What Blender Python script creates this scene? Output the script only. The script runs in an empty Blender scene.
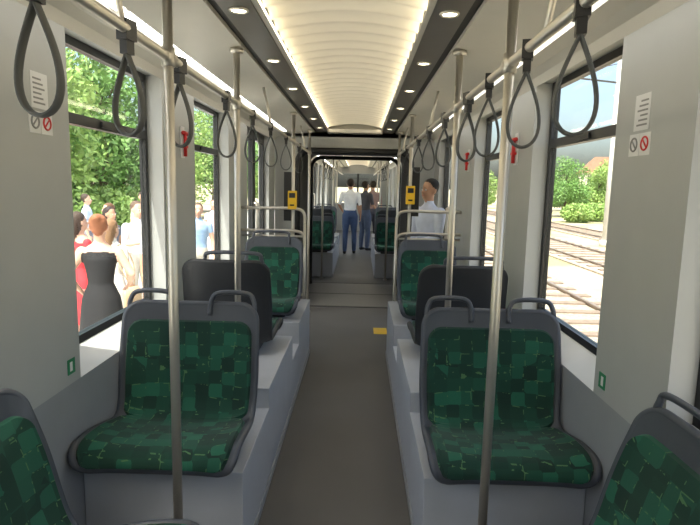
import bpy, math, random, bmesh
import numpy as np
from mathutils import Vector, Matrix
random.seed(4); rng=np.random.default_rng(4)
scene=bpy.context.scene
scene.view_settings.view_transform='Standard'
scene.view_settings.look='None'
scene.view_settings.exposure=0.1

# ------------------------------------------------------------ materials
def nt(name):
    m=bpy.data.materials.new(name); m.use_nodes=True
    return m,m.node_tree,m.node_tree.nodes['Principled BSDF']
def mat(name,c,rough=.5,metal=0,var=.06,scale=8,bump=0.0,bscale=120,emit=None,es=0,spec=.5):
    m,t,b=nt(name)
    n=t.nodes.new('ShaderNodeTexNoise'); n.inputs['Scale'].default_value=scale; n.inputs['Detail'].default_value=4
    tc=t.nodes.new('ShaderNodeTexCoord'); t.links.new(tc.outputs['Object'],n.inputs['Vector'])
    r=t.nodes.new('ShaderNodeValToRGB'); cr=r.color_ramp
    cr.elements[0].position=.3; cr.elements[1].position=.7
    cr.elements[0].color=(*[x*(1-var) for x in c],1); cr.elements[1].color=(*[min(1,x*(1+var)) for x in c],1)
    t.links.new(n.outputs['Fac'],r.inputs['Fac']); t.links.new(r.outputs['Color'],b.inputs['Base Color'])
    b.inputs['Roughness'].default_value=rough; b.inputs['Metallic'].default_value=metal
    b.inputs['Specular IOR Level'].default_value=spec
    if bump>0:
        n2=t.nodes.new('ShaderNodeTexNoise'); n2.inputs['Scale'].default_value=bscale
        t.links.new(tc.outputs['Object'],n2.inputs['Vector'])
        bp=t.nodes.new('ShaderNodeBump'); bp.inputs['Strength'].default_value=bump; bp.inputs['Distance'].default_value=.002
        t.links.new(n2.outputs['Fac'],bp.inputs['Height']); t.links.new(bp.outputs['Normal'],b.inputs['Normal'])
    if emit:
        b.inputs['Emission Color'].default_value=(*emit,1); b.inputs['Emission Strength'].default_value=es
    return m
M={}
M['wall']=mat('wall_panel',(.44,.45,.44),.45,var=.02)
M['sill']=mat('window_sill_white',(.80,.81,.82),.35,var=.02)  # sill made whiter than the wall: bright daylight painted into its colour
M['wall_low']=mat('lower_wall_panel',(.31,.32,.335),.55,var=.03)
M['podium']=mat('podium_grey',(.43,.455,.50),.5,var=.03)
M['ceil']=mat('ceiling_white',(.58,.56,.50),.4,var=.02)
M['strip']=mat('ceiling_dark_strip',(.16,.15,.135),.3,var=.05,metal=.5)
M['black']=mat('black_rubber',(.012,.012,.013),.5)
M['frame']=mat('window_frame_black',(.015,.016,.018),.35)
M['panel']=mat('ceiling_cream_panel',(.82,.76,.63),.45,var=.02,emit=(1,.88,.66),es=.10)
M['led']=mat('led_cool',(.9,.9,.9),.4,emit=(1,.98,.93),es=5)
M['ledw']=mat('led_warm',(.9,.9,.8),.4,emit=(1,.88,.66),es=5.5)
M['down']=mat('downlight_glow',(.9,.9,.8),.4,emit=(1,.88,.60),es=12)
M['steel']=mat('brushed_steel',(.62,.59,.53),.38,metal=.85,var=.04)
M['plastic']=mat('seat_plastic',(.062,.069,.086),.42,bump=.1)
M['seatback_shade']=mat('seat_back_shaded',(.022,.024,.028),.45)  # seat plastic darkened: shadow on turned-away backs is put into the colour
M['strap']=mat('strap_webbing',(.075,.08,.082),.6,bump=.3)
M['clamp']=mat('strap_clamp',(.02,.02,.022),.4)
M['yellow']=mat('validator_yellow',(.85,.52,.02),.45)
M['red']=mat('red_plastic',(.6,.02,.02),.4)
M['white']=mat('sticker_white',(.75,.75,.75),.5,var=.02)
M['inkg']=mat('sticker_ink',(.25,.25,.25),.5)
M['green']=mat('sticker_green',(.02,.22,.10),.5)
M['bellow']=mat('bellows_grey',(.16,.16,.165),.7)
M['plate']=mat('turntable_plate',(.19,.185,.175),.45,var=.08,scale=30)
M['bark']=mat('bark',(.10,.07,.045),.9,var=.3)
M['leaf']=mat('leaf_green',(.13,.26,.06),.6,var=.5,scale=1.5)
M['leaf2']=mat('leaf_light_green',(.25,.38,.10),.6,var=.4,scale=1.5)
M['rail']=mat('rail_steel',(.30,.24,.19),.5,metal=.6)
M['ballast']=mat('ballast',(.36,.30,.23),.9,var=.45,scale=18)
M['conc']=mat('concrete',(.62,.60,.56),.85,var=.08,scale=3)
M['sleeper']=mat('sleeper_wood',(.22,.17,.13),.9,var=.2,scale=10)
M['render']=mat('pale_render',(.70,.64,.55),.85,var=.05,scale=2)
M['roof']=mat('roof_tile',(.35,.20,.14),.85,var=.15,scale=6)
M['blacktop']=mat('dark_metal',(.05,.05,.05),.5)
def floor_mat():
    m,t,b=nt('tram_floor_vinyl')
    tc=t.nodes.new('ShaderNodeTexCoord')
    n=t.nodes.new('ShaderNodeTexNoise'); n.inputs['Scale'].default_value=260; n.inputs['Detail'].default_value=2
    n2=t.nodes.new('ShaderNodeTexNoise'); n2.inputs['Scale'].default_value=2.5
    t.links.new(tc.outputs['Object'],n.inputs['Vector']); t.links.new(tc.outputs['Object'],n2.inputs['Vector'])
    r=t.nodes.new('ShaderNodeValToRGB'); r.color_ramp.elements[0].position=.35; r.color_ramp.elements[1].position=.7
    r.color_ramp.elements[0].color=(.112,.109,.106,1); r.color_ramp.elements[1].color=(.165,.160,.154,1)
    mx=t.nodes.new('ShaderNodeMixRGB'); mx.blend_type='MULTIPLY'; mx.inputs[0].default_value=.25
    t.links.new(n.outputs['Fac'],r.inputs['Fac']); t.links.new(r.outputs['Color'],mx.inputs[1]); t.links.new(n2.outputs['Fac'],mx.inputs[2])
    t.links.new(mx.outputs[0],b.inputs['Base Color']); b.inputs['Roughness'].default_value=.55
    return m
M['floor']=floor_mat()
def fabric():
    m,t,b=nt('seat_fabric_green')
    tc=t.nodes.new('ShaderNodeTexCoord')
    v=t.nodes.new('ShaderNodeTexVoronoi'); v.distance='CHEBYCHEV'; v.inputs['Scale'].default_value=17; v.inputs['Randomness'].default_value=.3
    t.links.new(tc.outputs['Object'],v.inputs['Vector'])
    s=t.nodes.new('ShaderNodeSeparateColor'); t.links.new(v.outputs['Color'],s.inputs[0])
    r=t.nodes.new('ShaderNodeValToRGB'); cr=r.color_ramp
    cr.elements[0].color=(.003,.026,.017,1); cr.elements[1].color=(.012,.115,.068,1)
    e=cr.elements.new(.55); e.color=(.005,.050,.031,1)
    t.links.new(s.outputs[0],r.inputs['Fac'])
    v2=t.nodes.new('ShaderNodeTexVoronoi'); v2.feature='DISTANCE_TO_EDGE'; v2.inputs['Scale'].default_value=17; v2.inputs['Randomness'].default_value=.2
    t.links.new(tc.outputs['Object'],v2.inputs['Vector'])
    lt=t.nodes.new('ShaderNodeMath'); lt.operation='LESS_THAN'; lt.inputs[1].default_value=.03
    t.links.new(v2.outputs['Distance'],lt.inputs[0])
    n=t.nodes.new('ShaderNodeTexNoise'); n.inputs['Scale'].default_value=28
    t.links.new(tc.outputs['Object'],n.inputs['Vector'])
    gt=t.nodes.new('ShaderNodeMath'); gt.operation='GREATER_THAN'; gt.inputs[1].default_value=.58; t.links.new(n.outputs['Fac'],gt.inputs[0])
    mu=t.nodes.new('ShaderNodeMath'); mu.operation='MULTIPLY'; t.links.new(lt.outputs[0],mu.inputs[0]); t.links.new(gt.outputs[0],mu.inputs[1])
    mx=t.nodes.new('ShaderNodeMixRGB'); t.links.new(mu.outputs[0],mx.inputs[0]); t.links.new(r.outputs['Color'],mx.inputs[1]); mx.inputs[2].default_value=(.07,.17,.07,1)
    t.links.new(mx.outputs[0],b.inputs['Base Color']); b.inputs['Roughness'].default_value=.9
    b.inputs['Sheen Weight'].default_value=.08
    return m
M['fabric']=fabric()
def glass():
    m=bpy.data.materials.new('window_glass'); m.use_nodes=True; t=m.node_tree
    for n in list(t.nodes):
        if n.type!='OUTPUT_MATERIAL': t.nodes.remove(n)
    o=[n for n in t.nodes if n.type=='OUTPUT_MATERIAL'][0]
    tr=t.nodes.new('ShaderNodeBsdfTransparent'); tr.inputs[0].default_value=(.95,.98,.96,1)
    g=t.nodes.new('ShaderNodeBsdfGlossy'); g.inputs['Roughness'].default_value=.02
    mx=t.nodes.new('ShaderNodeMixShader'); mx.inputs[0].default_value=.05
    t.links.new(tr.outputs[0],mx.inputs[1]); t.links.new(g.outputs[0],mx.inputs[2]); t.links.new(mx.outputs[0],o.inputs[0])
    return m
M['glass']=glass()
def ground_mat():
    m,t,b=nt('dry_ground')
    tc=t.nodes.new('ShaderNodeTexCoord')
    n=t.nodes.new('ShaderNodeTexNoise'); n.inputs['Scale'].default_value=.3; n.inputs['Detail'].default_value=8
    t.links.new(tc.outputs['Object'],n.inputs['Vector'])
    r=t.nodes.new('ShaderNodeValToRGB'); cr=r.color_ramp
    cr.elements[0].position=.42; cr.elements[1].position=.56
    cr.elements[0].color=(.30,.29,.14,1); cr.elements[1].color=(.48,.39,.28,1)
    t.links.new(n.outputs['Fac'],r.inputs['Fac']); t.links.new(r.outputs['Color'],b.inputs['Base Color']); b.inputs['Roughness'].default_value=.95
    return m
M['ground']=ground_mat()

# ------------------------------------------------------------ mesh builder
def catmull(P,n=8,closed=False):
    P=[Vector(p) for p in P]; out=[]
    N=len(P); rngs=range(N if closed else N-1)
    for i in rngs:
        if closed: a,b,c,d=P[(i-1)%N],P[i],P[(i+1)%N],P[(i+2)%N]
        else:
            b,c=P[i],P[i+1]; a=P[i-1] if i>0 else b*2-c; d=P[i+2] if i+2<N else c*2-b
        for k in range(n):
            t=k/n
            out.append(.5*((2*b)+(c-a)*t+(2*a-5*b+4*c-d)*t*t+(3*b-a-3*c+d)*t**3))
    if not closed: out.append(P[-1])
    return out
class MB:
    def __init__(s): s.v=[];s.f=[];s.m=[];s.sm=[];s.mats=[]
    def mi(s,k):
        if k not in s.mats: s.mats.append(k)
        return s.mats.index(k)
    def add(s,v,f,k,smooth=True):
        o=len(s.v); s.v+= [tuple(p) for p in v]; i=s.mi(k)
        for q in f: s.f.append(tuple(o+a for a in q)); s.m.append(i); s.sm.append(smooth)
    def box(s,x0,x1,y0,y1,z0,z1,k):
        if x0>x1:x0,x1=x1,x0
        if y0>y1:y0,y1=y1,y0
        v=[(x,y,z) for z in (z0,z1) for y in (y0,y1) for x in (x0,x1)]
        s.add(v,[(0,2,3,1),(4,5,7,6),(0,1,5,4),(2,6,7,3),(0,4,6,2),(1,3,7,5)],k,False)
    def prism(s,prof,y0,y1,k,smooth=False):
        n=len(prof); v=[(p[0],y0,p[1]) for p in prof]+[(p[0],y1,p[1]) for p in prof]
        f=[(i,(i+1)%n,n+(i+1)%n,n+i) for i in range(n)]+[tuple(range(n))[::-1],tuple(range(n,2*n))]
        s.add(v,f,k,smooth)
    def tube(s,pts,r,k,seg=10,closed=False,flat=None,cap=True):
        P=[Vector(p) for p in pts]; N=len(P)
        R=[r]*N if not hasattr(r,'__len__') else list(r)
        T=[]
        for i in range(N):
            a=P[(i-1)%N] if (closed or i>0) else P[i]; b=P[(i+1)%N] if (closed or i<N-1) else P[i]
            d=b-a; T.append(d.normalized() if d.length>1e-9 else Vector((0,0,1)))
        u=flat.copy() if flat is not None else (T[0].orthogonal().normalized())
        v=[]
        for i in range(N):
            u=(u-T[i]*u.dot(T[i]));u.normalize(); w=T[i].cross(u)
            ru,rw=(R[i] if hasattr(R[i],'__len__') else (R[i],R[i]))
            for j in range(seg):
                a=2*math.pi*j/seg; v.append(P[i]+u*math.cos(a)*ru+w*math.sin(a)*rw)
        f=[]
        for i in range(N if closed else N-1):
            for j in range(seg):
                a=i*seg+j;b=i*seg+(j+1)%seg;c=((i+1)%N)*seg+(j+1)%seg;d=((i+1)%N)*seg+j
                f.append((a,b,c,d))
        if not closed and cap:
            f.append(tuple(range(seg))[::-1]); f.append(tuple((N-1)*seg+j for j in range(seg)))
        s.add(v,f,k)
    def sphere(s,c,r,k,nu=12,nv=8):
        if not hasattr(r,'__len__'): r=(r,r,r)
        v=[(c[0],c[1],c[2]+r[2])]
        for i in range(1,nv):
            a=math.pi*i/nv
            for j in range(nu):
                b=2*math.pi*j/nu; v.append((c[0]+r[0]*math.sin(a)*math.cos(b),c[1]+r[1]*math.sin(a)*math.sin(b),c[2]+r[2]*math.cos(a)))
        v.append((c[0],c[1],c[2]-r[2])); f=[]
        for j in range(nu): f.append((0,1+j,1+(j+1)%nu))
        for i in range(nv-2):
            for j in range(nu):
                a=1+i*nu; f.append((a+j,a+nu+j,a+nu+(j+1)%nu,a+(j+1)%nu))
        a=1+(nv-2)*nu
        for j in range(nu): f.append((len(v)-1,a+(j+1)%nu,a+j))
        s.add(v,f,k)
    def mesh(s,name):
        me=bpy.data.meshes.new(name); me.from_pydata(s.v,[],s.f)
        for k in s.mats: me.materials.append(M[k] if isinstance(k,str) else k)
        me.polygons.foreach_set('material_index',s.m); me.polygons.foreach_set('use_smooth',s.sm); me.update()
        return me
    def obj(s,name,loc=(0,0,0),rot=0,bevel=0):
        o=bpy.data.objects.new(name,s.mesh(name)); scene.collection.objects.link(o)
        o.location=loc; o.rotation_euler=(0,0,rot)
        if bevel:
            b=o.modifiers.new('bevel','BEVEL'); b.width=bevel; b.segments=3; b.limit_method='ANGLE'; b.angle_limit=math.radians(50)
        return o
def inst(me,name,loc,rot=0,sc=1):
    o=bpy.data.objects.new(name,me); scene.collection.objects.link(o); o.location=loc; o.rotation_euler=(0,0,rot); o.scale=(sc,sc,sc); return o

# ------------------------------------------------------------ camera
CAMX=.08; CAMZ=1.6
cam=bpy.data.cameras.new('camera'); co=bpy.data.objects.new('camera',cam); scene.collection.objects.link(co)
cam.sensor_width=36; cam.lens=36*550/700; cam.clip_start=.05; cam.clip_end=1500
R=Matrix.Rotation(math.radians(.86),4,'Z')@Matrix.Rotation(math.radians(90-7.9),4,'X')@Matrix.Rotation(math.radians(1.3),4,'Z')
co.matrix_world=Matrix.Translation((CAMX,0,CAMZ))@R
scene.camera=co

# ------------------------------------------------------------ shell
WI=1.03; WO=1.16; ZS=.90; ZL=.81; ZT=2.18; ZR=2.42
carA=(-2.6,7.2); carB=(9.0,20.0)
openA=[(-1.9,-.3,'w'),(.1,1.62,'w'),(2.12,3.12,'w'),(3.72,4.68,'w'),(5.45,6.75,'d')]
openB=[(9.5,10.9,'w'),(11.3,12.7,'w'),(13.2,14.6,'d'),(15.1,16.5,'w'),(17.0,18.6,'w')]
def wall(side,name):
    b=MB()
    for (y0,y1),ops in ((carA,openA),(carB,openB)):
        cur=y0
        for a,c,t in ops:
            b.box(side*WI,side*WO,cur,a,ZL,ZT,'wall')
            if t=='w': b.prism([(side*WI,ZL),(side*WO,ZL),(side*WO,ZS-.001),(side*1.11,ZS-.001)],a,c,'sill')  # sill face slanted to catch sky light
            cur=c
        b.box(side*WI,side*WO,cur,y1,ZL,ZT,'wall')
        cur=y0
        for a,c,t in ops:
            if t=='d':
                b.box(side*WI,side*WO,cur,a,0,ZL,'wall_low'); cur=c
        b.box(side*WI,side*WO,cur,y1,0,ZL,'wall_low')
        b.box(side*WI,side*WO,y0,y1,ZT,ZR,'wall')
    o=b.obj(name)
    bm=bmesh.new(); bm.from_mesh(o.data); bmesh.ops.recalc_face_normals(bm,faces=bm.faces); bm.to_mesh(o.data); bm.free()
wall(-1,'wall_left'); wall(1,'wall_right')
def window(side,y0,y1,n):
    b=MB(); x0=side*1.115; x1=side*1.15; fw=.035
    b.box(x0,x1,y0,y0+fw,ZS,ZT,'frame'); b.box(x0,x1,y1-fw,y1,ZS,ZT,'frame')
    b.box(x0,x1,y0+fw,y1-fw,ZS,ZS+fw,'frame'); b.box(x0,x1,y0+fw,y1-fw,ZT-fw,ZT,'frame')
    b.box(x0,x1,y0+fw,y1-fw,1.83,1.875,'frame')
    b.box(side*1.105,side*1.115,(y0+y1)/2-.06,(y0+y1)/2+.06,1.84,1.865,'frame')
    b.box(side*1.13,side*1.136,y0+fw,y1-fw,ZS+fw,1.83,'glass')
    b.box(side*1.13,side*1.136,y0+fw,y1-fw,1.875,ZT-fw,'glass')
    b.obj('window_%d'%n)
n=1;dn=1
def door(side,y0,y1,n):
    b=MB(); x0=side*1.09; x1=side*1.14; ym=(y0+y1)/2
    for a,c in ((y0+.004,ym-.01),(ym+.01,y1-.004)):
        b.box(x0,x1,a,a+.07,0.004,ZT-.004,'frame'); b.box(x0,x1,c-.07,c,0.004,ZT-.004,'frame')
        b.box(x0,x1,a+.07,c-.07,0.004,.28,'frame'); b.box(x0,x1,a+.07,c-.07,ZT-.1,ZT-.004,'frame')
        b.box(side*1.11,side*1.118,a+.07,c-.07,.28,ZT-.1,'glass')
        yy=(c-.035) if a<ym else (a+.035)
        if a<ym-.1: yy=c-.035
        else: yy=a+.035
        b.tube([(side*1.09,yy,.8),(side*1.05,yy,.82),(side*1.05,yy,1.38),(side*1.09,yy,1.4)],.014,'steel')
    b.obj('door_%d'%n)
for s in (-1,1):
    for ops in (openA,openB):
        for a,c,t in ops:
            if t=='w': window(s,a,c,n); n+=1
            else: door(s,a,c,dn); dn+=1
b=MB()
b.box(-WO,WO,carA[0],7.2,-.12,0,'floor'); b.box(-WO,WO,9.0,carB[1],-.12,0,'floor')
b.box(-.74,.74,7.2,9.0,-.12,-.012,'floor')
b.obj('floor')
b=MB()
b.box(-.72,.72,7.23,8.07,-.012,.004,'plate'); b.box(-.72,.72,8.10,8.97,-.012,.004,'plate')
b.box(-.72,.72,7.18,7.23,-.012,.007,'blacktop'); b.box(-.72,.72,8.97,9.02,-.012,.007,'blacktop'); b.box(-.72,.72,8.07,8.10,-.012,.006,'blacktop')
b.obj('turntable_floor_plate',loc=(0,0,.001),bevel=.002)
def ceiling_part(b,y0,y1):
    for s in (-1,1):
        b.box(s*.345,s*.48,y0,y1,2.275,2.30,'strip')
        b.box(s*.48,s*.52,y0,y1,2.29,2.31,'black')
        prof=[(s*.52,2.27),(s*.82,2.245),(s*.82,2.29),(s*.52,2.31)]
        b.prism(prof,y0,y1,'ceil')
        prof=[(s*.90,2.24),(s*.97,2.225),(s*1.01,2.20),(s*1.029,2.16),(s*1.029,2.30),(s*.90,2.30)]
        b.prism(prof,y0,y1,'ceil')
        b.box(s*.82,s*.90,y0,y1,2.265,2.30,'ceil')
    b.box(-WO,WO,y0,y1,2.42,2.46,'ceil')
b=MB(); ceiling_part(b,carA[0],7.2); ceiling_part(b,9,20)
b.box(-.345,.345,7.0,7.2,2.26,2.30,'ceil'); b.box(-.345,.345,9,9.4,2.26,2.30,'ceil')
b.obj('ceiling')
def ribbed(name,y0,y1):
    xs=np.linspace(-.335,.335,17); ys=np.arange(y0,y1+.001,.0125)
    X,Y=np.meshgrid(xs,ys)
    Z=2.318+.045*(1-(X/.335)**2)+.028*np.abs(np.sin(Y*math.pi/.17))
    v=np.stack([X,Y,Z],-1).reshape(-1,3).tolist(); nx=17
    f=[(i*nx+j,(i+1)*nx+j,(i+1)*nx+j+1,i*nx+j+1) for i in range(len(ys)-1) for j in range(nx-1)]
    b=MB(); b.add(v,f,'panel')
    for s in (-1,1):
        b.box(s*.339,s*.345,y0,y1,2.286,2.33,'ledw')
        b.box(s*.322,s*.345,y0,y1,2.279,2.286,'ceil')
    b.box(-.345,.345,y0,y1,2.40,2.41,'ceil')
    b.obj(name)
ribbed('ceiling_light_panel',carA[0]+.02,7.0); ribbed('ceiling_light_panel',9.4,19.9)
b=MB()
for s in (-1,1):
    for y0,y1 in ((-2.4,6.9),(9.2,19.8)):
        y=y0
        while y<y1-1:
            b.box(s*.84,s*.88,y,y+1.5 if y+1.5<y1 else y1,2.25,2.264,'led'); y+=1.56
b.obj('led_light_strip',bevel=0)
b=MB()
for s in (-1,1):
    for y in [-1.2,-.35,.52,1.39,2.26,3.13,4.0,4.87,5.74,6.6]+[9.8+.9*i for i in range(11)]:
        c=[(s*.412+.034*math.cos(a),y+.034*math.sin(a),2.272) for a in np.linspace(0,2*math.pi,20,endpoint=False)]
        b.tube(c,.006,'steel',seg=6,closed=True)
        v=[(s*.412+.03*math.cos(a),y+.03*math.sin(a),2.271) for a in np.linspace(0,2*math.pi,20,endpoint=False)]
        b.add(v,[tuple(range(20))[::-1]],'down',False)
b.obj('ceiling_downlights')
b=MB(); b.box(-WO,WO,carA[0]-.06,carA[0],-.12,2.42,'wall'); b.obj('wall_rear')
b=MB()
b.box(-WO,WO,20,20.06,-.12,1.0,'wall'); b.box(-WO,WO,20,20.06,2.05,2.42,'wall'); b.box(-WO,-.8,20,20.06,1.0,2.05,'wall'); b.box(.8,WO,20,20.06,1.0,2.05,'wall')
b.box(-.8,.8,20.02,20.03,1.0,2.05,'glass'); b.box(-.03,.03,20,20.05,1,2.05,'frame'); b.obj('wall_front')
def arch(hw,top,r,n=8):
    pts=[(-hw,0)]
    for i in range(n+1):
        a=math.pi-math.pi/2*i/n; pts.append((-hw+r+r*math.cos(a),top-r+r*math.sin(a)))
    for i in range(n+1):
        a=math.pi/2-math.pi/2*i/n; pts.append((hw-r+r*math.cos(a),top-r+r*math.sin(a)))
    pts.append((hw,0)); return pts
for nm,y in (('wall_gangway_near',7.2),('wall_gangway_far',8.94)):
    b=MB(); A=arch(.74,2.08,.14)
    out=[]
    n2=len(A)
    for (x,z) in A:
        if z<=.001: out.append((math.copysign(WI-.001,x),0))
        else:
            k=max(abs(x)/(WI-.001),(z/2.3) ); out.append((x/k if k else x, z/k))
    v=[(x,y,z) for x,z in A]+[(x,y,z) for x,z in out]+[(x,y+.06,z) for x,z in A]+[(x,y+.06,z) for x,z in out]
    f=[]
    for i in range(n2-1):
        f.append((i,i+1,n2+i+1,n2+i)); f.append((2*n2+i,3*n2+i,3*n2+i+1,2*n2+i+1)); f.append((i,2*n2+i,2*n2+i+1,i+1))
    b.add(v,f,'wall',False)
    b.box(-WI,WI,y,y+.06,2.22,2.42,'ceil')
    b.box(-WI,-.80,y+.01,y+.05,.0,2.25,'wall'); b.box(.80,WI,y+.01,y+.05,.0,2.25,'wall')
    b.obj(nm)
b=MB(); ys=np.arange(7.27,8.93,.035); prof=[]
for i,y in enumerate(ys):
    o=.0 if i%2 else .035
    prof.append([(x,y,z) for x,z in arch(.74+o,2.08+o,.16)])
nn=len(prof[0]); v=[p for r in prof for p in r]
f=[(i*nn+j,(i+1)*nn+j,(i+1)*nn+j+1,i*nn+j+1) for i in range(len(prof)-1) for j in range(nn-1)]
b.add(v,f,'bellow',False)
A=arch(.73,2.04,.16); b.tube([(x,7.16,z) for x,z in A],.04,'black',seg=8)
A=arch(.70,2.04,.16); b.tube([(x,8.88,z) for x,z in A],.03,'black',seg=8)
b.obj('gangway_bellows')

# ------------------------------------------------------------ podiums
def podium_step(side,y0):
    P=[(y0,0.002),(y0,.43),(y0+.66,.43),(y0+.66,.54),(y0+1.68,.54),(y0+1.68,.36),(y0+2.1,.36),(y0+2.1,.53),(y0+3.02,.53),(y0+3.02,.002)]
    b=MB(); xa=side*.37; xb=side*(WI-.003); n=len(P)
    v=[(xa,y,z) for y,z in P]+[(xb,y,z) for y,z in P]
    f=[(i,(i+1)%n,n+(i+1)%n,n+i) for i in range(n)]+[tuple(range(n)),tuple(range(n,2*n))[::-1]]
    b.add(v,f,'podium',False)
    b.box(side*.362,side*.37,y0+.02,y0+3.0,.004,.05,'wall_low')
    o=b.obj('seat_podium')
    bm=bmesh.new(); bm.from_mesh(o.data); bmesh.ops.recalc_face_normals(bm,faces=bm.faces); bm.to_mesh(o.data); bm.free()
    m=o.modifiers.new('bevel','BEVEL'); m.width=.018; m.segments=3; m.limit_method='ANGLE'
for s in (-1,1):
    podium_step(s,2.10); podium_step(s,9.6)

# ------------------------------------------------------------ seats
def seat_mesh(w,handles,name,back='plastic',rec=0):
    prof=catmull([(0,-.25,-.035),(0,-.245,.005),(0,-.20,.03),(0,-.08,.025),(0,.08,.0),(0,.15,.01),(0,.19,.06),(0,.215+rec*.2,.15),(0,.245+rec*.5,.32),(0,.275+rec*.9,.47),(0,.283+rec,.515)],6)
    L=[0]
    for i in range(1,len(prof)): L.append(L[-1]+(prof[i]-prof[i-1]).length)
    tot=L[-1]; nr=64; 
    def at(d):
        d=max(0,min(tot,d))
        for i in range(1,len(L)):
            if L[i]>=d:
                t=(d-L[i-1])/(L[i]-L[i-1]); p=prof[i-1].lerp(prof[i],t); tg=(prof[i]-prof[i-1]).normalized(); return p,tg
        return prof[-1],(prof[-1]-prof[-2]).normalized()
    def surf(d0,d1,inset,off,nu=21,r=.075):
        rows=[]
        for i in range(nr+1):
            t=i/nr; t=.5-.5*math.cos(math.pi*t); d=d0+(d1-d0)*t
            p,tg=at(d); nrm=Vector((0,-tg.z,tg.y))
            e=min(d-d0,d1-d)
            hw=w/2-inset
            q=(d-.45*tot)/(.16); hw-= .014*math.exp(-q*q)
            hw-= .014*max(0,(d/tot-.5))*2
            rr=r
            if e<rr: hw-= rr-math.sqrt(max(0,rr*rr-(rr-e)**2))
            row=[]
            for j in range(nu):
                u=-1+2*j/(nu-1); x=u*hw; k=abs(x)/(w/2)
                lift=.035*k**4
                row.append(p+Vector((x,0,0))+nrm*(off+lift))
            rows.append(row)
        return rows
    b=MB()
    def sheet(rows,k):
        nu=len(rows[0]); v=[p for r in rows for p in r]
        f=[(i*nu+j,i*nu+j+1,(i+1)*nu+j+1,(i+1)*nu+j) for i in range(len(rows)-1) for j in range(nu-1)]
        b.add(v,f,k)
    R0=surf(0,tot,0,0); R1=surf(0,tot,0,-.028)
    sheet(R0,'plastic'); sheet(R1,back)
    def loop(rows): return [r[-1] for r in rows]+[p for p in rows[-1][-2:0:-1]]+[r[0] for r in rows[::-1]]+[p for p in rows[0][1:-1]]
    mid=surf(0,tot,0,-.014)
    lp=loop(mid); lp2=[lp[0]]
    for p in lp[1:]:
        if (p-lp2[-1]).length>.006: lp2.append(p)
    if (lp2[0]-lp2[-1]).length<.006: lp2.pop()
    b.tube(lp2,.015,back if back=='seatback_shade' else 'plastic',seg=8,closed=True)
    dj=.46*tot
    for a,c in ((.018,dj-.022),(dj-.018,tot-.085)):
        F=surf(a,c,.026,.016,r=.06); E=surf(a-.008,c+.008,.018,.0,r=.065)
        sheet(F,'fabric')
        l1=loop(F); l2=loop(E); n=len(l1)
        v=l1+l2; b.add(v,[(i,n+i,n+(i+1)%n,(i+1)%n) for i in range(n)],'fabric')
    topz=.515
    for hx,hwid in handles:
        R_=rec
        pts=catmull([(hx-hwid/2,.27+R_,topz-.05),(hx-hwid/2+.005,.285+R_,topz+.015),(hx-hwid/2+.04,.295+R_,topz+.052),(hx+hwid/2-.04,.295+R_,topz+.052),(hx+hwid/2-.005,.285+R_,topz+.015),(hx+hwid/2,.27+R_,topz-.05)],6)
        b.tube(pts,.0115,'plastic',seg=8)
    b.box(-w/2+.10,w/2-.10,-.15,.17,-.085,-.03,'blacktop')
    return b.mesh(name)
dbl=seat_mesh(.635,[(-.19,.21),(.19,.21)],'double_seat_mesh')
sgl=seat_mesh(.50,[(-.03,.32)],'single_seat_mesh')
sglb=seat_mesh(.52,[(-.05,.34)],'single_seat_back_mesh',back='seatback_shade')
side_m=seat_mesh(.53,[(-.05,.34)],'side_seat_mesh',rec=.05)
for s in (-1,1):
    inst(dbl,'passenger_seat',(-.694 if s<0 else .70,2.235,.522))
    inst(sglb,'passenger_seat',(s*.70,3.46,.632),math.pi)
    inst(sgl,'passenger_seat',(-.655 if s<0 else .675,4.50,.622))
    inst(dbl,'passenger_seat',(s*.69,9.75,.522))
    inst(sglb,'passenger_seat',(s*.70,10.96,.632),math.pi)
    inst(sgl,'passenger_seat',(s*.675,12.0,.622))
for s in (-1,1):
    b=MB(); b.box(s*.66,s*(WI-.003),.82,1.66,.002,.345,'podium'); b.obj('seat_podium',bevel=.02)
    inst(side_m,'passenger_seat',(s*.670,1.40,.435),(-math.pi/2 if s>0 else math.pi/2))

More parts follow.
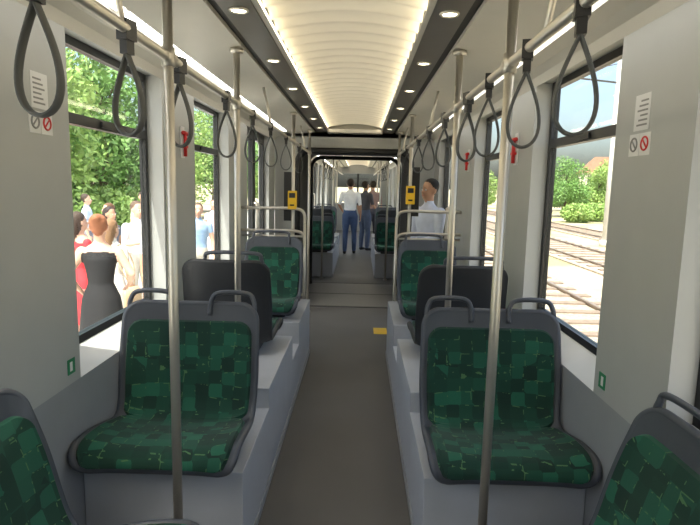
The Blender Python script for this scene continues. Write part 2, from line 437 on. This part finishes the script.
# ------------------------------------------------------------ poles & rails
def pole(x,y,z0,z1,name='grab_pole'):
    b=MB(); b.tube([(0,0,z0),(0,0,z1)],.0165,'steel',seg=16)
    b.tube([(0,0,z0),(0,0,z0+.02)],.034,'steel',seg=16); b.tube([(0,0,z1-.02),(0,0,z1)],.034,'steel',seg=16)
    b.tube([(0,-.03,2.0),(0,.03,2.0)],.022,'steel',seg=12)
    b.tube([(0,0,1.97),(0,0,2.03)],.022,'steel',seg=12)
    return b.obj(name,loc=(x,y,0))
for s in (-1,1):
    pole(s*.55,1.84,.001,2.262); pole(s*.55,2.84 if s<0 else 2.80,.541,2.262)
    pole(s*.55,5.22,.001,2.262); pole(s*.55,6.85,.001,2.262)
    pole(s*.55,9.4,.001,2.262); pole(s*.55,12.9,.001,2.262); pole(s*.55,15.0,.001,2.262)
    for y0,y1 in ((-2.2,7.0),(9.2,19.5)):
        b=MB(); b.tube([(s*.55,y0,2.0),(s*.55,y1,2.0)],.015,'steel',seg=14)
        for y in np.arange(y0+.1,y1,1.2):
            if min(abs(y-k) for k in (1.84,2.8,5.22,6.85,9.4,12.9,15.0))<.15: continue
            b.tube([(s*.55,y,2.0),(s*.57,y,2.12),(s*.60,y,2.258)],.009,'steel',seg=8)
        b.obj('overhead_grab_rail')
    b=MB()
    for z in (1.17,1.38):
        b.tube(catmull([(s*1.028,5.16,z),(s*.75,5.16,z),(s*.52,5.16,z),(s*.44,5.16,z-.04),(s*.43,5.16,z-.15)],6),.0145,'steel')
    b.tube([(s*.43,5.16,1.24),(s*.43,5.16,.001)],.0145,'steel')
    b.box(s*.47,s*1.0,5.155,5.165,.60,1.12,'glass')
    b.tube([(s*.44,5.16,1.12),(s*1.028,5.16,1.12)],.01,'steel')
    b.obj('partition_rail')
def strap_mesh():
    b=MB()
    b.box(-.016,.016,-.022,.022,-.03,.022,'clamp'); b.box(-.011,.011,-.016,.016,-.065,-.03,'clamp')
    pts=[];N=40
    for i in range(N+1):
        t=.12+(2*math.pi-.24)*i/N
        x=.060*math.sin(t)*math.sin(t/2)**1.3; z=-.06-.108+.108*math.cos(t)
        pts.append(Vector((x,0,z)))
    b.tube(pts,[(.012,.005)]*len(pts),'strap',seg=10,flat=Vector((0,1,0)))
    return b.mesh('strap_mesh')
sm=strap_mesh()
ls=[-.6,.0,1.10,1.52,1.95,2.62,3.25,3.9,4.7,5.7]
rs=[-.5,.1,1.26,1.65,2.12,2.52,3.2,3.9,4.6,5.7]
for i,y in enumerate(ls): inst(sm,'hanging_strap',(-.55,y,2.0),random.uniform(-.35,.35))
for i,y in enumerate(rs): inst(sm,'hanging_strap',(.55,y,2.0),random.uniform(-.35,.35))
for y in (9.8,10.6,11.4,12.2):
    for s in (-1,1): inst(sm,'hanging_strap',(s*.55,y,2.0),random.uniform(-.3,.3))
for s,z in ((-1,1.46),(1,1.53)):
    b=MB(); b.box(-.04,.04,-.075,-.02,-.085,.085,'yellow'); b.box(-.028,.028,-.078,-.075,.02,.065,'frame'); b.box(-.02,.02,-.078,-.075,-.055,-.04,'black')
    b.box(-.025,.025,-.02,.03,-.05,.05,'clamp')
    b.box(-s*.0,s*.09,.02,.07,-.20,.26,'black')
    b.obj('ticket_validator',loc=(s*.55,5.22,z),bevel=.008)
def hammer(s,y,z):
    b=MB(); b.box(-.004,.004,-.03,.03,-.09,.10,'white')
    b.tube([(-s*.018,0,-.08),(-s*.018,0,.05)],.011,'red',seg=8); b.tube([(-s*.018,-.04,.06),(-s*.018,.04,.06)],.013,'red',seg=8)
    b.box(-s*.03,s*.0,-.02,.02,-.03,-.015,'red')
    b.obj('emergency_hammer',loc=(s*(WI-.006),y,z))
hammer(-1,3.45,1.84); hammer(-1,4.9,1.84); hammer(1,3.42,1.84); hammer(1,4.9,1.84)
def sticker(s,y,z):
    b=MB(); t=.002
    b.box(0,-s*t,-.05,.05,.02,.14,'white')
    for k in range(6): b.box(-s*t,-s*(t+.001),-.038,.03-.01*(k%3),.035+k*.016,.041+k*.016,'inkg')
    for q in (-.036,.036):
        b.box(0,-s*t,q-.034,q+.034,-.065,.01,'white')
        c=[(-s*.003,q+.022*math.cos(a),-.026+.022*math.sin(a)) for a in np.linspace(0,2*math.pi,16,endpoint=False)]
        b.tube(c,.0035,'red' if q*s<0 else 'inkg',seg=5,closed=True)
        b.tube([(-s*.003,q-.016,-.042),(-s*.003,q+.016,-.010)],.003,'red' if q*s<0 else 'inkg',seg=5)
    b.obj('information_sticker',loc=(s*(WI-.0005),y,z))
sticker(-1,1.93,1.82); sticker(1,1.93,1.79)
for s in (-1,1):
    b=MB(); b.box(0,-s*.002,-.027,.027,-.03,.03,'green'); b.box(-s*.002,-s*.003,-.012,.006,-.018,.018,'white'); b.obj('seat_sticker',loc=(s*(WI-.0005),2.05,.88))
b=MB(); b.box(-.075,.075,-.13,.13,0,.002,'yellow'); b.obj('floor_marking_sticker',loc=(.345,6.0,.001))

# ------------------------------------------------------------ exterior
b=MB(); b.add([(-700,-300,-.52),(700,-300,-.52),(700,1000,-.52),(-700,1000,-.52)],[(0,1,2,3)],'ground'); b.obj('ground')
gz=-.40
b=MB(); b.box(-8.2,-1.5,-15,60,-.519,gz,'conc'); b.obj('pavement')
for x in (3.6,7.6,11.8):
    b=MB(); b.box(x-1.3,x+1.3,-20,90,-.519,-.47,'ballast')
    for k in (-.72,.72): 
        b.box(x+k-.035,x+k+.035,-20,90,-.43,-.40,'rail'); b.box(x+k-.012,x+k+.012,-20,90,-.47,-.43,'rail')
    for y in np.arange(-5,60,.75): b.box(x-1.1,x+1.1,y,y+.22,-.47,-.445,'sleeper')
    b.obj('tram_track')
def tree_mesh(name,h,rad,nl,ls,lk):
    b=MB()
    b.tube(catmull([(0,0,0),(.08,.02,h*.2),(-.03,.06,h*.45),(.05,0,h*.75)],5),[.22-.17*i/15 for i in range(16)],'bark',seg=8)
    blobs=[]
    for i in range(14):
        a=i*2.4; r=rad*(.35+.4*random.random()); z=h*(.28+.62*random.random())
        k=1-abs(z/h-.5)*.9
        e=Vector((math.cos(a)*r*k,math.sin(a)*r*k,z)); s0=Vector((0,.03,max(h*.15,z-h*.22)))
        b.tube([s0,(s0+e)/2+Vector((0,0,.15)),e],[.06,.04,.015],'bark',seg=6)
        blobs.append((e,rad*(.38+.2*random.random())))
    V=[];F=[]
    for i in range(nl):
        c,r=blobs[i%len(blobs)]
        d=rng.normal(size=3); d/=np.linalg.norm(d); p=np.array(c)+d*r*(.55+.5*rng.random())*np.array([1,1,.8])
        u=rng.normal(size=3);u/=np.linalg.norm(u); w=np.cross(u,rng.normal(size=3)); w/=np.linalg.norm(w); q=ls*(.6+.8*rng.random())
        o=len(V); V+=[tuple(p-u*q),tuple(p+w*q*.45),tuple(p+u*q),tuple(p-w*q*.45)]; F.append((o,o+1,o+2,o+3))
    b.add(V,F[:],lk,False)
    return b.mesh(name)
t1=tree_mesh('tree_mesh_a',7.5,3.2,9000,.13,'leaf'); t2=tree_mesh('tree_mesh_b',6.5,2.9,9000,.13,'leaf2')
for i,(x,y) in enumerate([(-11.5,8),(-11,13),(-11,18),(-11,24),(-15,17),(-14,28),(-11,32),(-16,10),(-18,23),(-10.5,40),(-10,52)]):
    inst(t1 if i%2 else t2,'leafy_tree',(x,y,-.6),i*1.3,1+.12*math.sin(i*3))
for i,(x,y) in enumerate([(17,46),(21,49),(25,52),(18,56),(28,58),(22,60),(15.5,52),(32,61),(36,65),(29,67),(40,69),(14,63)]):
    inst(t2 if i%3 else t1,'leafy_tree',(x,y,-.7),i*1.7,.66+.1*math.sin(i*2))
def bush_mesh():
    b=MB(); V=[];F=[]
    for k in range(9): 
        a=k*.7; b.tube([(0,0,0),(.3*math.cos(a),.3*math.sin(a),.5),(.55*math.cos(a),.5*math.sin(a),.9)],[.03,.02,.008],'bark',seg=5)
    for i in range(3500):
        d=rng.normal(size=3); d/=np.linalg.norm(d); p=np.array([0,0,.75])+d*(.6+.45*rng.random())*np.array([1.2,1.2,.75])
        u=rng.normal(size=3);u/=np.linalg.norm(u); w=np.cross(u,rng.normal(size=3)); w/=np.linalg.norm(w); q=.1
        o=len(V); V+=[tuple(p-u*q),tuple(p+w*q*.45),tuple(p+u*q),tuple(p-w*q*.45)]; F.append((o,o+1,o+2,o+3))
    b.add(V,F,'leaf2',False); return b.mesh('bush_mesh')
bm_=bush_mesh()
for i,(x,y) in enumerate([(-9.9,9),(-9.9,11.2),(-9.9,13.5),(-9.9,15.8),(-9.9,18),(-9.9,20.5),(-9.9,23),(-9.9,26),(15,38),(17,40),(19,42),(21.5,43)]):
    inst(bm_,'bush',(x,y,-.56),i,1.3 if x<0 else .9)
b=MB()
b.box(-9,9,-4,4,0,5,'render'); b.prism([(-9.4,5.0),(9.4,5.0),(7,7.4),(-7,7.4)],-4.4,4.4,'roof')
for k in range(5):
    for z in (.9,3.1): b.box(-7.8+k*3.5,-6.4+k*3.5,-4.03,-4,z,z+1.3,'frame')
b.obj('pale_building',loc=(44,88,-.52),rot=-.35)
for x,y in ((9.7,21.6),(9.7,46)):
    b=MB(); b.tube([(0,0,0),(0,0,7)],[.12,.08],'conc',seg=12); b.tube([(0,0,6.2),(-2.2,0,6.4)],.035,'blacktop'); b.tube([(0,0,6.9),(-2.1,0,6.42)],.012,'blacktop'); b.tube([(0,0,0),(0,0,.25)],.2,'conc',seg=12)
    b.obj('catenary_pole',loc=(x,y,-.52))

# ------------------------------------------------------------ people
_pm={}
def pmat(c,nm):
    k=(c,nm)
    if k not in _pm: _pm[k]=mat(nm,c,.75 if nm!='skin' else .55,var=.08,scale=14)
    return _pm[k]
def person(name,loc,rot,H,skin,top,bottom,hair,shoe=(.03,.03,.03),sleeve=.5,dress=False,longhair=False,bun=False,shorts=False,
           armL=((.235,.02,1.14),(.245,-.05,.90)),armR=((-.235,.02,1.14),(-.245,-.05,.90)),fem=False,voxel=.016,bag=None,stride=0):
    b=MB(); S=[]
    SK,TP,BT,HR,SH=0,1,2,3,4
    def chain(pts,rad,labs,seg=14,ends=True):
        b.tube(pts,rad,'x',seg=seg)
        P=[Vector(p) for p in pts]
        if ends:
            for e in (0,-1):
                r=rad[e]; b.sphere(P[e],r*.98,'x')
        for i in range(len(P)-1):
            for k in range(5):
                t=k/5; S.append((P[i].lerp(P[i+1],t),rad[i]*(1-t)+rad[i+1]*t,labs[i]))
        S.append((P[-1],rad[-1],labs[-1]))
    fw=.93 if fem else 1.0
    tor=[(.86,.150,.105),(.92,.168 if not fem else .178,.118),(1.0,.155,.108),(1.10,.138 if not fem else .118,.098),(1.22,.152 if not fem else .135,.108),(1.33,.172*fw,.118),(1.41,.168*fw,.10),(1.455,.12*fw,.08),(1.49,.062,.058)]
    nseg=20; v=[];f=[]
    for z,rx,ry in tor:
        for j in range(nseg):
            a=2*math.pi*j/nseg; v.append((rx*math.cos(a),ry*math.sin(a),z))
    for i in range(len(tor)-1):
        for j in range(nseg): f.append((i*nseg+j,i*nseg+(j+1)%nseg,(i+1)*nseg+(j+1)%nseg,(i+1)*nseg+j))
    f.append(tuple(range(nseg))[::-1]); f.append(tuple((len(tor)-1)*nseg+j for j in range(nseg)))
    b.add(v,f,'x')
    for i in range(len(tor)-1):
        for t in (0,.5):
            z=tor[i][0]*(1-t)+tor[i+1][0]*t; rx=tor[i][1]*(1-t)+tor[i+1][1]*t; ry=tor[i][2]*(1-t)+tor[i+1][2]*t
            lab=TP if z>1.0 or dress else BT
            if z>1.475: lab=SK
            if dress and z>1.385: lab=SK
            for q in (-1,-.5,0,.5,1): S.append((Vector((q*(rx-ry*.9),0,z)),ry*.98,lab))
    chain([(0,.0,1.45),(0,.0,1.52),(0,-.008,1.60)],[.056,.052,.052],[SK]*3)
    for c,r,l in (((0,.012,1.665),(.078,.092,.092),SK),((0,-.03,1.605),(.060,.068,.075),SK),((0,-.055,1.565),(.036,.036,.028),SK),
                  ((0,-.104,1.622),(.013,.018,.020),SK),((.083,.005,1.63),(.012,.022,.032),SK),((-.083,.005,1.63),(.012,.022,.032),SK),
                  ((0,.026,1.690),(.085,.092,.084),HR)):
        b.sphere(c,r,'x',nu=16,nv=12)
        S.append((Vector(c),min(r) if l!=HR else .086,l))
    S.append((Vector((0,-.045,1.62)),.066,SK)); S.append((Vector((0,-.03,1.66)),.075,SK)); S.append((Vector((0,.045,1.665)),.083,HR))
    if longhair:
        chain([(0,.05,1.68),(0,.07,1.58),(0,.085,1.46),(0,.09,1.38)],[.085,.078,.07,.035],[HR]*4)
    if bun:
        b.sphere((0,.10,1.73),(.045,.045,.042),'x'); S.append((Vector((0,.10,1.73)),.045,HR)); S.append((Vector((0,.06,1.62)),.06,HR)); b.sphere((0,.05,1.625),(.062,.05,.06),'x')
    infl=1.12 if not (dress or shorts) else 1.0
    for s in (-1,1):
        lab=[BT,BT,BT,BT,BT] if not (dress or shorts) else ([BT,BT,SK,SK,SK] if shorts else [SK]*5)
        fy=s*stride
        chain([(s*.085,0,.90),(s*.095,-.005+fy*.4,.72),(s*.10,-.012+fy*.8,.50),(s*.105,.008+fy,.34),(s*.108,.012+fy*1.2,.10)],[.092*infl,.080*infl,.058*infl,.056*infl,.038*(1.3 if infl>1 else 1)],lab)
        chain([(s*.108,.025+fy*1.2,.045),(s*.112,-.05+fy*1.2,.04),(s*.118,-.14+fy*1.2,.028)],[.042,.038,.028],[SH]*3)
    if dress:
        sk=[(1.08,.125,.10),(.95,.18,.13),(.8,.20,.15),(.62,.215,.17),(.42,.235,.19)]
        v=[];f=[]
        for z,rx,ry in sk:
            for j in range(24):
                a=2*math.pi*j/24; k=1+.05*math.cos(a*7)*(1.08-z); v.append((rx*k*math.cos(a),ry*k*math.sin(a),z))
        for i in range(len(sk)-1):
            for j in range(24): f.append(((i+1)*24+j,(i+1)*24+(j+1)%24,i*24+(j+1)%24,i*24+j))
        f.append(tuple(range(24))); f.append(tuple((len(sk)-1)*24+j for j in range(24))[::-1]); b.add(v,f,'x')
        for z,rx,ry in sk+[(.70,.21,.16),(.52,.225,.18),(.88,.19,.14)]:
            for j in range(16):
                a=2*math.pi*j/16; S.append((Vector(((rx-.06)*math.cos(a),(ry-.06)*math.sin(a),z)),.062,TP))
        for s in (-1,1):
            for z,yy in ((1.40,.095),(1.43,.075),(1.40,-.095),(1.43,-.075),(1.455,.03),(1.455,-.03)):
                S.append((Vector((s*.085,yy*.8,z-.01)),.034,TP))
    hands=[]
    for s,(el,wr) in ((1,armL),(-1,armR)):
        sh=Vector((s*.178*fw,0,1.405)); el=Vector(el); wr=Vector(wr)
        P=[sh,sh.lerp(el,.5),el,el.lerp(wr,.35),wr]
        k=1.15 if sleeve>.3 else 1.0
        rad=[.056*k*fw,.046*k*fw,.038*(1.15 if sleeve>.9 else 1)*fw,.037*(1.15 if sleeve>.9 else 1)*fw,.026*fw]
        labs=[TP if sleeve>0 else SK,TP if sleeve>.3 else SK,TP if sleeve>.9 else SK,TP if sleeve>.9 else SK,SK]
        chain(P,rad,labs)
        d=(wr-el).normalized(); hand=wr+d*.055
        b.tube([wr,wr+d*.03,wr+d*.085],[(.026,.02),(.034,.017),(.036,.014)],'x',seg=10,flat=(Vector((0,1,0)) if abs(d.y)<.8 else Vector((0,0,1))))
        S.append((hand,.03,SK)); S.append((wr+d*.08,.025,SK)); hands.append((s,wr,d))
    me=bpy.data.meshes.new('tmp'); me.from_pydata(b.v,[],b.f); me.update()
    o=bpy.data.objects.new('tmp',me); scene.collection.objects.link(o)
    rm=o.modifiers.new('r','REMESH'); rm.mode='VOXEL'; rm.voxel_size=voxel; rm.use_smooth_shade=True
    smo=o.modifiers.new('s','SMOOTH'); smo.factor=.5; smo.iterations=3
    dg=bpy.context.evaluated_depsgraph_get(); dg.update()
    me2=bpy.data.meshes.new_from_object(o.evaluated_get(dg)); bpy.data.objects.remove(o)
    nv=len(me2.vertices); V=np.empty(nv*3); me2.vertices.foreach_get('co',V); V=V.reshape(-1,3)
    faces=[tuple(p.vertices) for p in me2.polygons]
    C=np.array([V[list(fc)].mean(0) for fc in faces])
    SC=np.array([tuple(x[0]) for x in S]); SR=np.array([x[1] for x in S]); SL=np.array([x[2] for x in S])
    lab=np.empty(len(C),int)
    for i in range(0,len(C),4000):
        D=np.linalg.norm(C[i:i+4000,None,:]-SC[None],axis=2)-SR[None]; lab[i:i+4000]=SL[D.argmin(1)]
    q=MB(); mats=[pmat(skin,'skin'),pmat(top,'garment_top'),pmat(bottom,'garment_bottom'),pmat(hair,'hair'),pmat(shoe,'shoe')]
    q.mats=mats[:]
    q.v=[tuple(x) for x in V]; q.f=faces; q.m=lab.tolist(); q.sm=[True]*len(faces)
    for s,wr,d in hands:
        side=Vector((0,1,0)) if abs(d.y)<.8 else Vector((0,0,1))
        side=(side-d*side.dot(d)).normalized(); inn=d.cross(side).normalized()
        if inn.x*s>0: inn=-inn
        base=wr+d*.080
        for k,L in enumerate((.072,.082,.076,.060)):
            c=base+side*(-.027+.018*k)
            q.tube([c,c+d*L*.45+inn*.006,c+d*L*.75+inn*.018,c+d*L*.93+inn*.034],[.0092,.0085,.008,.006],mats[0],seg=8)
        c=wr+d*.035-side*.026
        q.tube([c,c+d*.025-side*.018+inn*.008,c+d*.052-side*.024+inn*.02],[.011,.010,.007],mats[0],seg=8)
    wh=M['white']
    for s in (-1,1):
        q.sphere((s*.029,-.086,1.645),(.012,.010,.008),wh,nu=8,nv=6); q.sphere((s*.029,-.0945,1.645),(.0055,.004,.0055),M['black'],nu=8,nv=6)
        q.tube([(s*.016,-.097,1.662),(s*.03,-.098,1.667),(s*.044,-.088,1.663)],.003,mats[3],seg=5)
    q.tube([(-.022,-.088,1.588),(0,-.0955,1.586),(.022,-.088,1.588)],[.003,.005,.003],pmat((.45,.13,.11),'lips'),seg=6)
    if bag:
        bx,col=bag; bmt=pmat(col,'handbag')
        q.tube(catmull([(bx,.0,.93),(bx*.75,.10,1.2),(bx*.45,.07,1.44),(bx*.5,-.06,1.42),(bx*.8,-.11,1.2),(bx,-.05,.93)],5),.008,bmt,seg=6)
        q.tube([(bx*1.02,0,.95),(bx*1.05,0,.85),(bx*1.06,0,.72),(bx*1.03,0,.66)],[(.13,.03),(.15,.05),(.15,.055),(.12,.04)],bmt,seg=14,flat=Vector((0,1,0)))
    k=H/1.775
    q.v=[(x*k,y*k,z*k) for x,y,z in q.v]
    return q.obj(name,loc=loc,rot=rot)
SKN=(.62,.38,.27); SKT=(.50,.28,.18)
PI=math.pi
person('man',(-.14,13.0,0.004),PI,1.78,SKT,(.85,.87,.90),(.05,.09,.20),(.03,.02,.015),sleeve=.5,armL=((.26,.0,1.16),(.20,-.16,1.03)),stride=.05)
person('man',(.22,13.8,0.004),PI*.75,1.74,SKT,(.07,.07,.09),(.08,.11,.19),(.02,.015,.01),sleeve=.5,armR=((-.25,-.02,1.16),(-.12,-.22,1.12)))
person('man',(.42,14.7,0.004),PI*1.1,1.76,SKN,(.30,.20,.18),(.05,.05,.07),(.04,.03,.02),sleeve=.5)
person('man',(.80,5.75,0.004),-PI*.30,1.70,SKT,(.66,.72,.88),(.06,.07,.12),(.02,.018,.015),sleeve=1.0,armL=((.23,-.06,1.15),(.12,-.25,1.10)))
person('woman',(-2.33,5.05,gz),PI*1.06,1.70,(.70,.42,.30),(.012,.012,.014),(.012,.012,.014),(.30,.11,.05),shoe=(.05,.03,.03),sleeve=0,dress=True,bun=True,fem=True,voxel=.013,
   armL=((.29,.06,1.17),(.22,-.10,1.0)),armR=((-.30,.03,1.18),(-.23,-.14,1.06)))
person('woman',(-3.05,6.1,gz),PI*.8,1.66,SKN,(.65,.03,.04),(.65,.03,.04),(.05,.03,.02),sleeve=.1,dress=True,longhair=True,fem=True,bag=(.27,(.6,.03,.05)))
person('man',(-3.0,7.6,gz),PI*.3,1.74,SKN,(.80,.82,.84),(.55,.52,.45),(.10,.06,.04),sleeve=.5,shorts=True,armR=((-.25,-.05,1.16),(-.12,-.24,1.2)))
person('man',(-2.42,6.9,gz),PI*.1,1.70,SKT,(.72,.74,.78),(.40,.42,.48),(.08,.06,.05),sleeve=.5,armL=((.25,-.05,1.16),(.10,-.24,1.25)))
person('woman',(-2.62,5.95,gz),PI*.9,1.60,SKN,(.80,.78,.74),(.62,.60,.58),(.25,.14,.07),sleeve=.3,longhair=True,fem=True,bag=(-.27,(.55,.40,.25)))
person('woman',(-4.15,9.2,gz),-PI*.2,1.64,SKN,(.75,.70,.60),(.35,.45,.65),(.12,.06,.03),sleeve=.3,longhair=True,fem=True)
person('man',(-3.6,10.2,gz),PI*.5,1.76,SKN,(.25,.32,.45),(.20,.20,.24),(.03,.02,.02),sleeve=.5)
person('man',(-4.7,8.6,gz),PI*1.3,1.74,SKT,(.85,.85,.85),(.15,.17,.22),(.05,.04,.03),sleeve=.5)
person('man',(-2.45,8.6,gz),PI*.1,1.70,SKN,(.28,.42,.62),(.5,.48,.42),(.08,.05,.03),sleeve=.3,shorts=True)
person('woman',(-3.1,12,gz),0,1.66,SKN,(.8,.5,.5),(.6,.6,.65),(.03,.02,.02),sleeve=.3,longhair=True,fem=True)
person('man',(-5.6,11.4,gz),PI*.6,1.73,SKN,(.5,.6,.75),(.2,.2,.25),(.06,.04,.03),sleeve=.5)
person('man',(-4.9,12.6,gz),PI*.2,1.78,SKN,(.8,.8,.8),(.5,.5,.55),(.06,.04,.03),sleeve=.5)
person('woman',(-3.7,8.3,gz),PI*.4,1.62,SKT,(.12,.14,.20),(.12,.12,.15),(.03,.02,.02),sleeve=.3,longhair=True,fem=True)

# ------------------------------------------------------------ light
w=bpy.data.worlds.new('world'); scene.world=w; w.use_nodes=True; t=w.node_tree
bg=t.nodes['Background']; sk=t.nodes.new('ShaderNodeTexSky'); sk.sky_type='NISHITA'; sk.sun_disc=False
sk.sun_elevation=math.radians(62); sk.sun_rotation=math.radians(200); sk.air_density=1.0; sk.dust_density=6.0; sk.ozone_density=.4
t.links.new(sk.outputs[0],bg.inputs[0]); bg.inputs[1].default_value=.45
sl=bpy.data.lights.new('sun','SUN'); so=bpy.data.objects.new('sun',sl); scene.collection.objects.link(so)
sl.energy=7.5; sl.angle=math.radians(.6); sl.color=(1,.95,.87)
so.rotation_euler=Vector((.14,.38,-.9)).to_track_quat('-Z','Y').to_euler(); so.location=(0,0,12)
